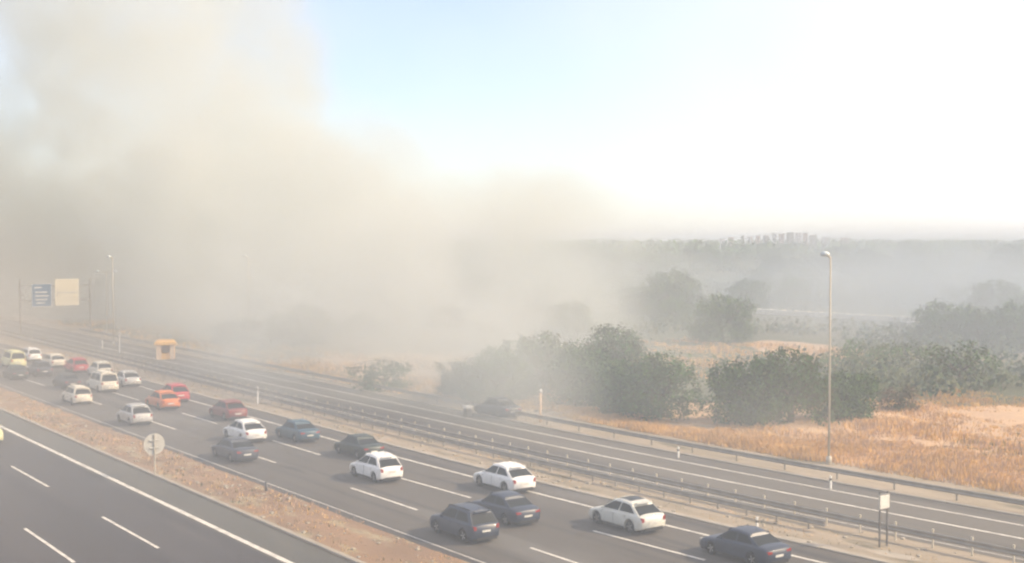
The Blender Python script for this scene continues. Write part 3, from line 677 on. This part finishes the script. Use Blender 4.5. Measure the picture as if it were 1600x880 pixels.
# town on the horizon
rnd = random.Random(3)
bl = [(1128, 8, 6), (1142, 7, 9), (1160, 5, 12), (1172, 6, 10), (1184, 5, 12), (1197, 9, 12), (1210, 5, 17), (1221, 8, 16), (1234, 9, 18), (1247, 8, 17), (1258, 7, 18), (1270, 10, 13), (1290, 12, 9), (1320, 14, 8)]
desc = {1128: 'lowest pale block at the left end of the skyline', 1210: 'thin white tower in the middle of the skyline', 1160: 'narrow white block left of the skyline middle', 1234: 'tallest grey block of the skyline', 1320: 'long low block at the right end of the skyline'}
for i, (px, wpx, hpx) in enumerate(bl):
    Z = 1500 + rnd.uniform(-60, 60); wd = wpx / FOC * Z * .8; H_ = CAM_H + (hpx - 8) / FOC * Z * .75; X = (px - 800) / FOC * Z
    o = empty('apartment_block', (X, Z, 0), rnd.uniform(-.1, .1), label=desc.get(px, '%s block on the far skyline, %s' % (('pale', 'reddish', 'grey')[i % 3], ('second from the left', 'second from the left', 'narrow white', 'just right of the narrow white one', 'with a red wall and flat roof', 'wide one left of the thin tower', '', 'next right of the thin tower', '', 'next right of the tallest one', 'right shoulder of the tallest group', 'first lower one after the tall group', 'second last before the right end', '')[i])), category='building', group='buildings on the horizon')
    MB().box(-wd / 2, wd / 2, -6, 6, 0, H_).build('wall', M[('brick_white', 'brick_red', 'brick_grey')[i % 3]], o)
    MB().box(-wd / 2 - .3, wd / 2 + .3, -6.3, 6.3, H_ + .01, H_ + .6).build('roof', M['brick_red' if i % 2 else 'brick_grey'], o)
    wn = MB(); nx = max(1, int(wd / 2.6))
    for fz in range(1, int(H_ / 3)):
        for j in range(nx):
            x_ = -wd / 2 + (j + .5) * wd / nx; wn.box(x_ - .6, x_ + .6, -6.05, -5.9, fz * 3 + .8, fz * 3 + 2.2)
    if wn.v: wn.build('window', M['far_window'], o, kind='stuff')

# dry grass on the verges: uncountable
def grass(name, regions, mats, label, seed, blades=5):
    b = MB(); rnd = random.Random(seed)
    for (s0, s1, n0, n1, cnt, h0, h1, mis) in regions:
        for _ in range(cnt):
            s = rnd.uniform(s0, s1); n = rnd.uniform(n0, n1); 
            if n > 40: n += drift(s)
            q_ = noise_.noise(Vector((s * .09, n * .22, seed))) + .5 * noise_.noise(Vector((s * .4, n * .7, 5)))
            if q_ + rnd.uniform(-.25, .25) < -.22: continue
            hs_ = max(.35, 1 + 1.2 * q_)
            p_ = W(s, n, 0); m_ = rnd.choice(mis)
            for _ in range(blades):
                a = rnd.uniform(0, 6.28); hh = rnd.uniform(h0, h1) * hs_ * .62; wd = hh * .08 + .016
                o_ = p_ + Vector((rnd.uniform(-.25, .25), rnd.uniform(-.25, .25), 0)); t = Vector((math.cos(a), math.sin(a), 0)); g = Vector((rnd.uniform(-.3, .3), rnd.uniform(-.3, .3), 1)) * hh
                b.add([o_ - t * wd, o_ + t * wd, o_ + g], [(0, 1, 2)], m_)
    return b.build(name, mats, kind='stuff', label=label)
GM = [M['straw'], M['straw_pink'], M['weed']]
grass('dry_grass', [(56, 92, 63.0, 69, 8500, .25, .6, (0, 0, 0, 1)), (20, 62, 63.5, 74, 8500, .18, .5, (0, 1, 1, 0)), (30, 75, 70, 105, 12000, .2, .55, (1, 1, 0, 0)),
                    (95, 135, 60, 130, 6000, .3, .8, (0, 0, 1)), (10, 55, 72, 110, 8000, .2, .5, (1, 1, 0, 2)), (105, 230, 62, 75, 2500, .4, .9, (0, 0, 2))], GM, 'tall dry golden and rusty grass on the verge beyond the slip road', 21)
grass('median_weeds', [(35, 140, 27.6, 31.2, 2600, .06, .28, (0, 1, 1, 2)), (35, 190, 45.0, 47.8, 1400, .05, .22, (0, 2, 1))], GM, 'sparse dry weeds on the dirt median', 22, 4)

# stones on the medians
b = MB(); rnd = random.Random(9)
for i in range(420):
    s = rnd.uniform(35, 150); n = rnd.choice((rnd.uniform(27.6, 31), rnd.uniform(45.1, 49.4))); p_ = W(s, n + (drift(s) if n > 40 else 0), .02); r_ = rnd.uniform(.04, .16)
    b.add([p_ + Vector((math.cos(a) * r_ * rnd.uniform(.7, 1.2), math.sin(a) * r_ * rnd.uniform(.7, 1.2), z * r_)) for z in (0, .5) for a in (0, 1.57, 3.14, 4.71)] + [p_ + Vector((0, 0, r_ * .8))],
          [(0, 1, 5, 4), (1, 2, 6, 5), (2, 3, 7, 6), (3, 0, 4, 7), (4, 5, 8), (5, 6, 8), (6, 7, 8), (7, 4, 8)])
b.build('stones', M['concrete'], kind='stuff', label='scattered pale stones on the medians')

# ------------------------------------------------------------------ air and smoke
def vol_mat(name):
    m = bpy.data.materials.new(name); m.use_nodes = True; t = m.node_tree; t.nodes.clear()
    out = t.nodes.new("ShaderNodeOutputMaterial"); pv = t.nodes.new("ShaderNodeVolumePrincipled"); t.links.new(pv.outputs[0], out.inputs['Volume']); return m, t, pv
m, t, pv = vol_mat('haze_air'); pv.inputs['Density'].default_value = .0004; pv.inputs['Color'].default_value = (.78, .83, .90, 1); pv.inputs['Anisotropy'].default_value = .2
MB().box(-4900, 4900, -190, 8900, -1, 27).build('haze', m, kind='stuff')

m, t, pv = vol_mat('smoke_volume')
class NX:                            # tiny expression builder for math nodes
    def __init__(s, k): s.k = k
    def _b(op):
        def f(a, c): return NX.op(op, a, c)
        def g(a, c): return NX.op(op, c, a)
        return f, g
    @staticmethod
    def op(op, *a, clamp=False):
        n = t.nodes.new("ShaderNodeMath"); n.operation = op; n.use_clamp = clamp
        for i, x in enumerate(a):
            if isinstance(x, NX): t.links.new(x.k, n.inputs[i])
            else: n.inputs[i].default_value = x
        return NX(n.outputs[0])
    __add__, __radd__ = _b('ADD'); __sub__, __rsub__ = _b('SUBTRACT'); __mul__, __rmul__ = _b('MULTIPLY')
def ss(x, a, c):                     # smoothstep of x between a and c
    n = t.nodes.new("ShaderNodeMapRange"); n.interpolation_type = 'SMOOTHSTEP'; n.inputs[1].default_value = a; n.inputs[2].default_value = c
    t.links.new(x.k, n.inputs[0]); return NX(n.outputs[0])
tc = t.nodes.new("ShaderNodeTexCoord"); sp = t.nodes.new("ShaderNodeSeparateXYZ"); t.links.new(tc.outputs['Object'], sp.inputs[0])
X, Y, Zc = (NX(sp.outputs[i]) for i in range(3))
def noise(scale, detail, dist=0.0, loc=(0, 0, 0), sc=(1, 1, 1)):
    mp = t.nodes.new("ShaderNodeMapping"); mp.inputs['Location'].default_value = loc; mp.inputs['Scale'].default_value = sc; t.links.new(tc.outputs['Object'], mp.inputs[0])
    n = t.nodes.new("ShaderNodeTexNoise"); n.inputs['Scale'].default_value = scale; n.inputs['Detail'].default_value = detail; n.inputs['Distortion'].default_value = dist
    t.links.new(mp.outputs[0], n.inputs['Vector']); return NX(n.outputs[0])
n1 = noise(.030, 4, .6); n3 = noise(.056, 4, .8, (5, 90, 3))
X1, Y1, Z1 = X, Y, Zc
def lobe(cx, cy, cz, rx, ry, rz):    # 1 at the lobe's centre, 0 on its rim
    a = (X - cx) * (1 / rx); c = (Y - cy) * (1 / ry); d = (Zc - cz) * (1 / rz); return 1.0 - NX.op('SQRT', a * a + c * c + d * d)
L_ = None
for q in ((-24, 205, 26, 12, 30, 11), (-55, 215, 37, 19, 36, 16), (-84, 230, 50, 22, 40, 20), (4, 200, 19, 13, 34, 8.5), (-44, 190, 20, 26, 34, 15), (-90, 215, 24, 34, 30, 24), (-10, 132, 7, 9, 22, 12), (-112, 225, 46, 32, 40, 28)):
    l_ = lobe(*q); L_ = l_ if L_ is None else NX.op('MAXIMUM', L_, l_)
plane = (20 - X * .42 + NX.op('MAXIMUM', -38 - X, 0.0) * 3.2 - Zc) * .05
edge = NX.op('MAXIMUM', L_ * 1.8, plane) + (n1 - .5) * 4.2
body = ss(edge, -.25, 1.2)
front = Y - 106 + NX.op('MINIMUM', NX.op('MAXIMUM', X + 20, -60.0), 0.0) * 1.8 + NX.op('MAXIMUM', X + 4, 0.0) * 1.0 + (n1 - .5) * 55
right = 22 - X + (n1 - .5) * 40
plume = body * ss(front, -6, 26) * ss(right, -14, 22) * ss(Y, 350, 300) * (ss(n3, .43, .60) * 2.0 + .12) * (1.0 - ss(Zc, 22, 48) * .5) * .027
near_ = ss(NX.op('MAXIMUM', lobe(-3, 103, 3, 12, 14, 9), lobe(-16, 109, 4, 13, 16, 13)) + (n1 - .5) * 2.4, -.1, .8) * ss(X * math.cos(TH) + Y * math.sin(TH), 49, 60) * .080
plume = NX.op('MAXIMUM', plume, near_)
t.links.new(plume.k, pv.inputs['Density'])
pv.inputs['Color'].default_value = (.765, .795, .77, 1); pv.inputs['Anisotropy'].default_value = .1
o = MB().box(-190, 48, 84, 352, -.8, 96).build('smoke_plume', m, kind='stuff', label='thick beige smoke rising from a fire beside the slip road and drifting left')

m, t, pv = vol_mat('ground_smoke')
tc = t.nodes.new("ShaderNodeTexCoord"); sp = t.nodes.new("ShaderNodeSeparateXYZ"); t.links.new(tc.outputs['Object'], sp.inputs[0])
X, Y, Zc = (NX(sp.outputs[i]) for i in range(3))
n2 = noise(.016, 2, .3, (31, 7, 0), (1, 1, 1.6))
left = ss(X, 0, -70)                 # the smoke thickens towards the left
right_ = ss(X, 22, 75) * ss(Y, 92, 150)
low = ss(Zc, 20, 1) * (ss(n2, .36, .66) * 1.5 + .25) * ss(Y, 430, 250) * (left * .0035 * ss(Y, 90, 180) + right_ * .0055 + .0057)
t.links.new(low.k, pv.inputs['Density'])
mc = t.nodes.new("ShaderNodeMix"); mc.data_type = 'RGBA'; t.links.new(left.k, mc.inputs[0])
mc.inputs[6].default_value = (.57, .64, .71, 1); mc.inputs[7].default_value = (.83, .79, .71, 1); t.links.new(mc.outputs[2], pv.inputs['Color'])
pv.inputs['Anisotropy'].default_value = .15
o = MB().box(-300, 240, 12, 430, -.9, 20.5).build('ground_smoke', m, kind='stuff', label='thin bluish smoke lying over the roads and fields')
S.cycles.volume_step_rate = 0.42
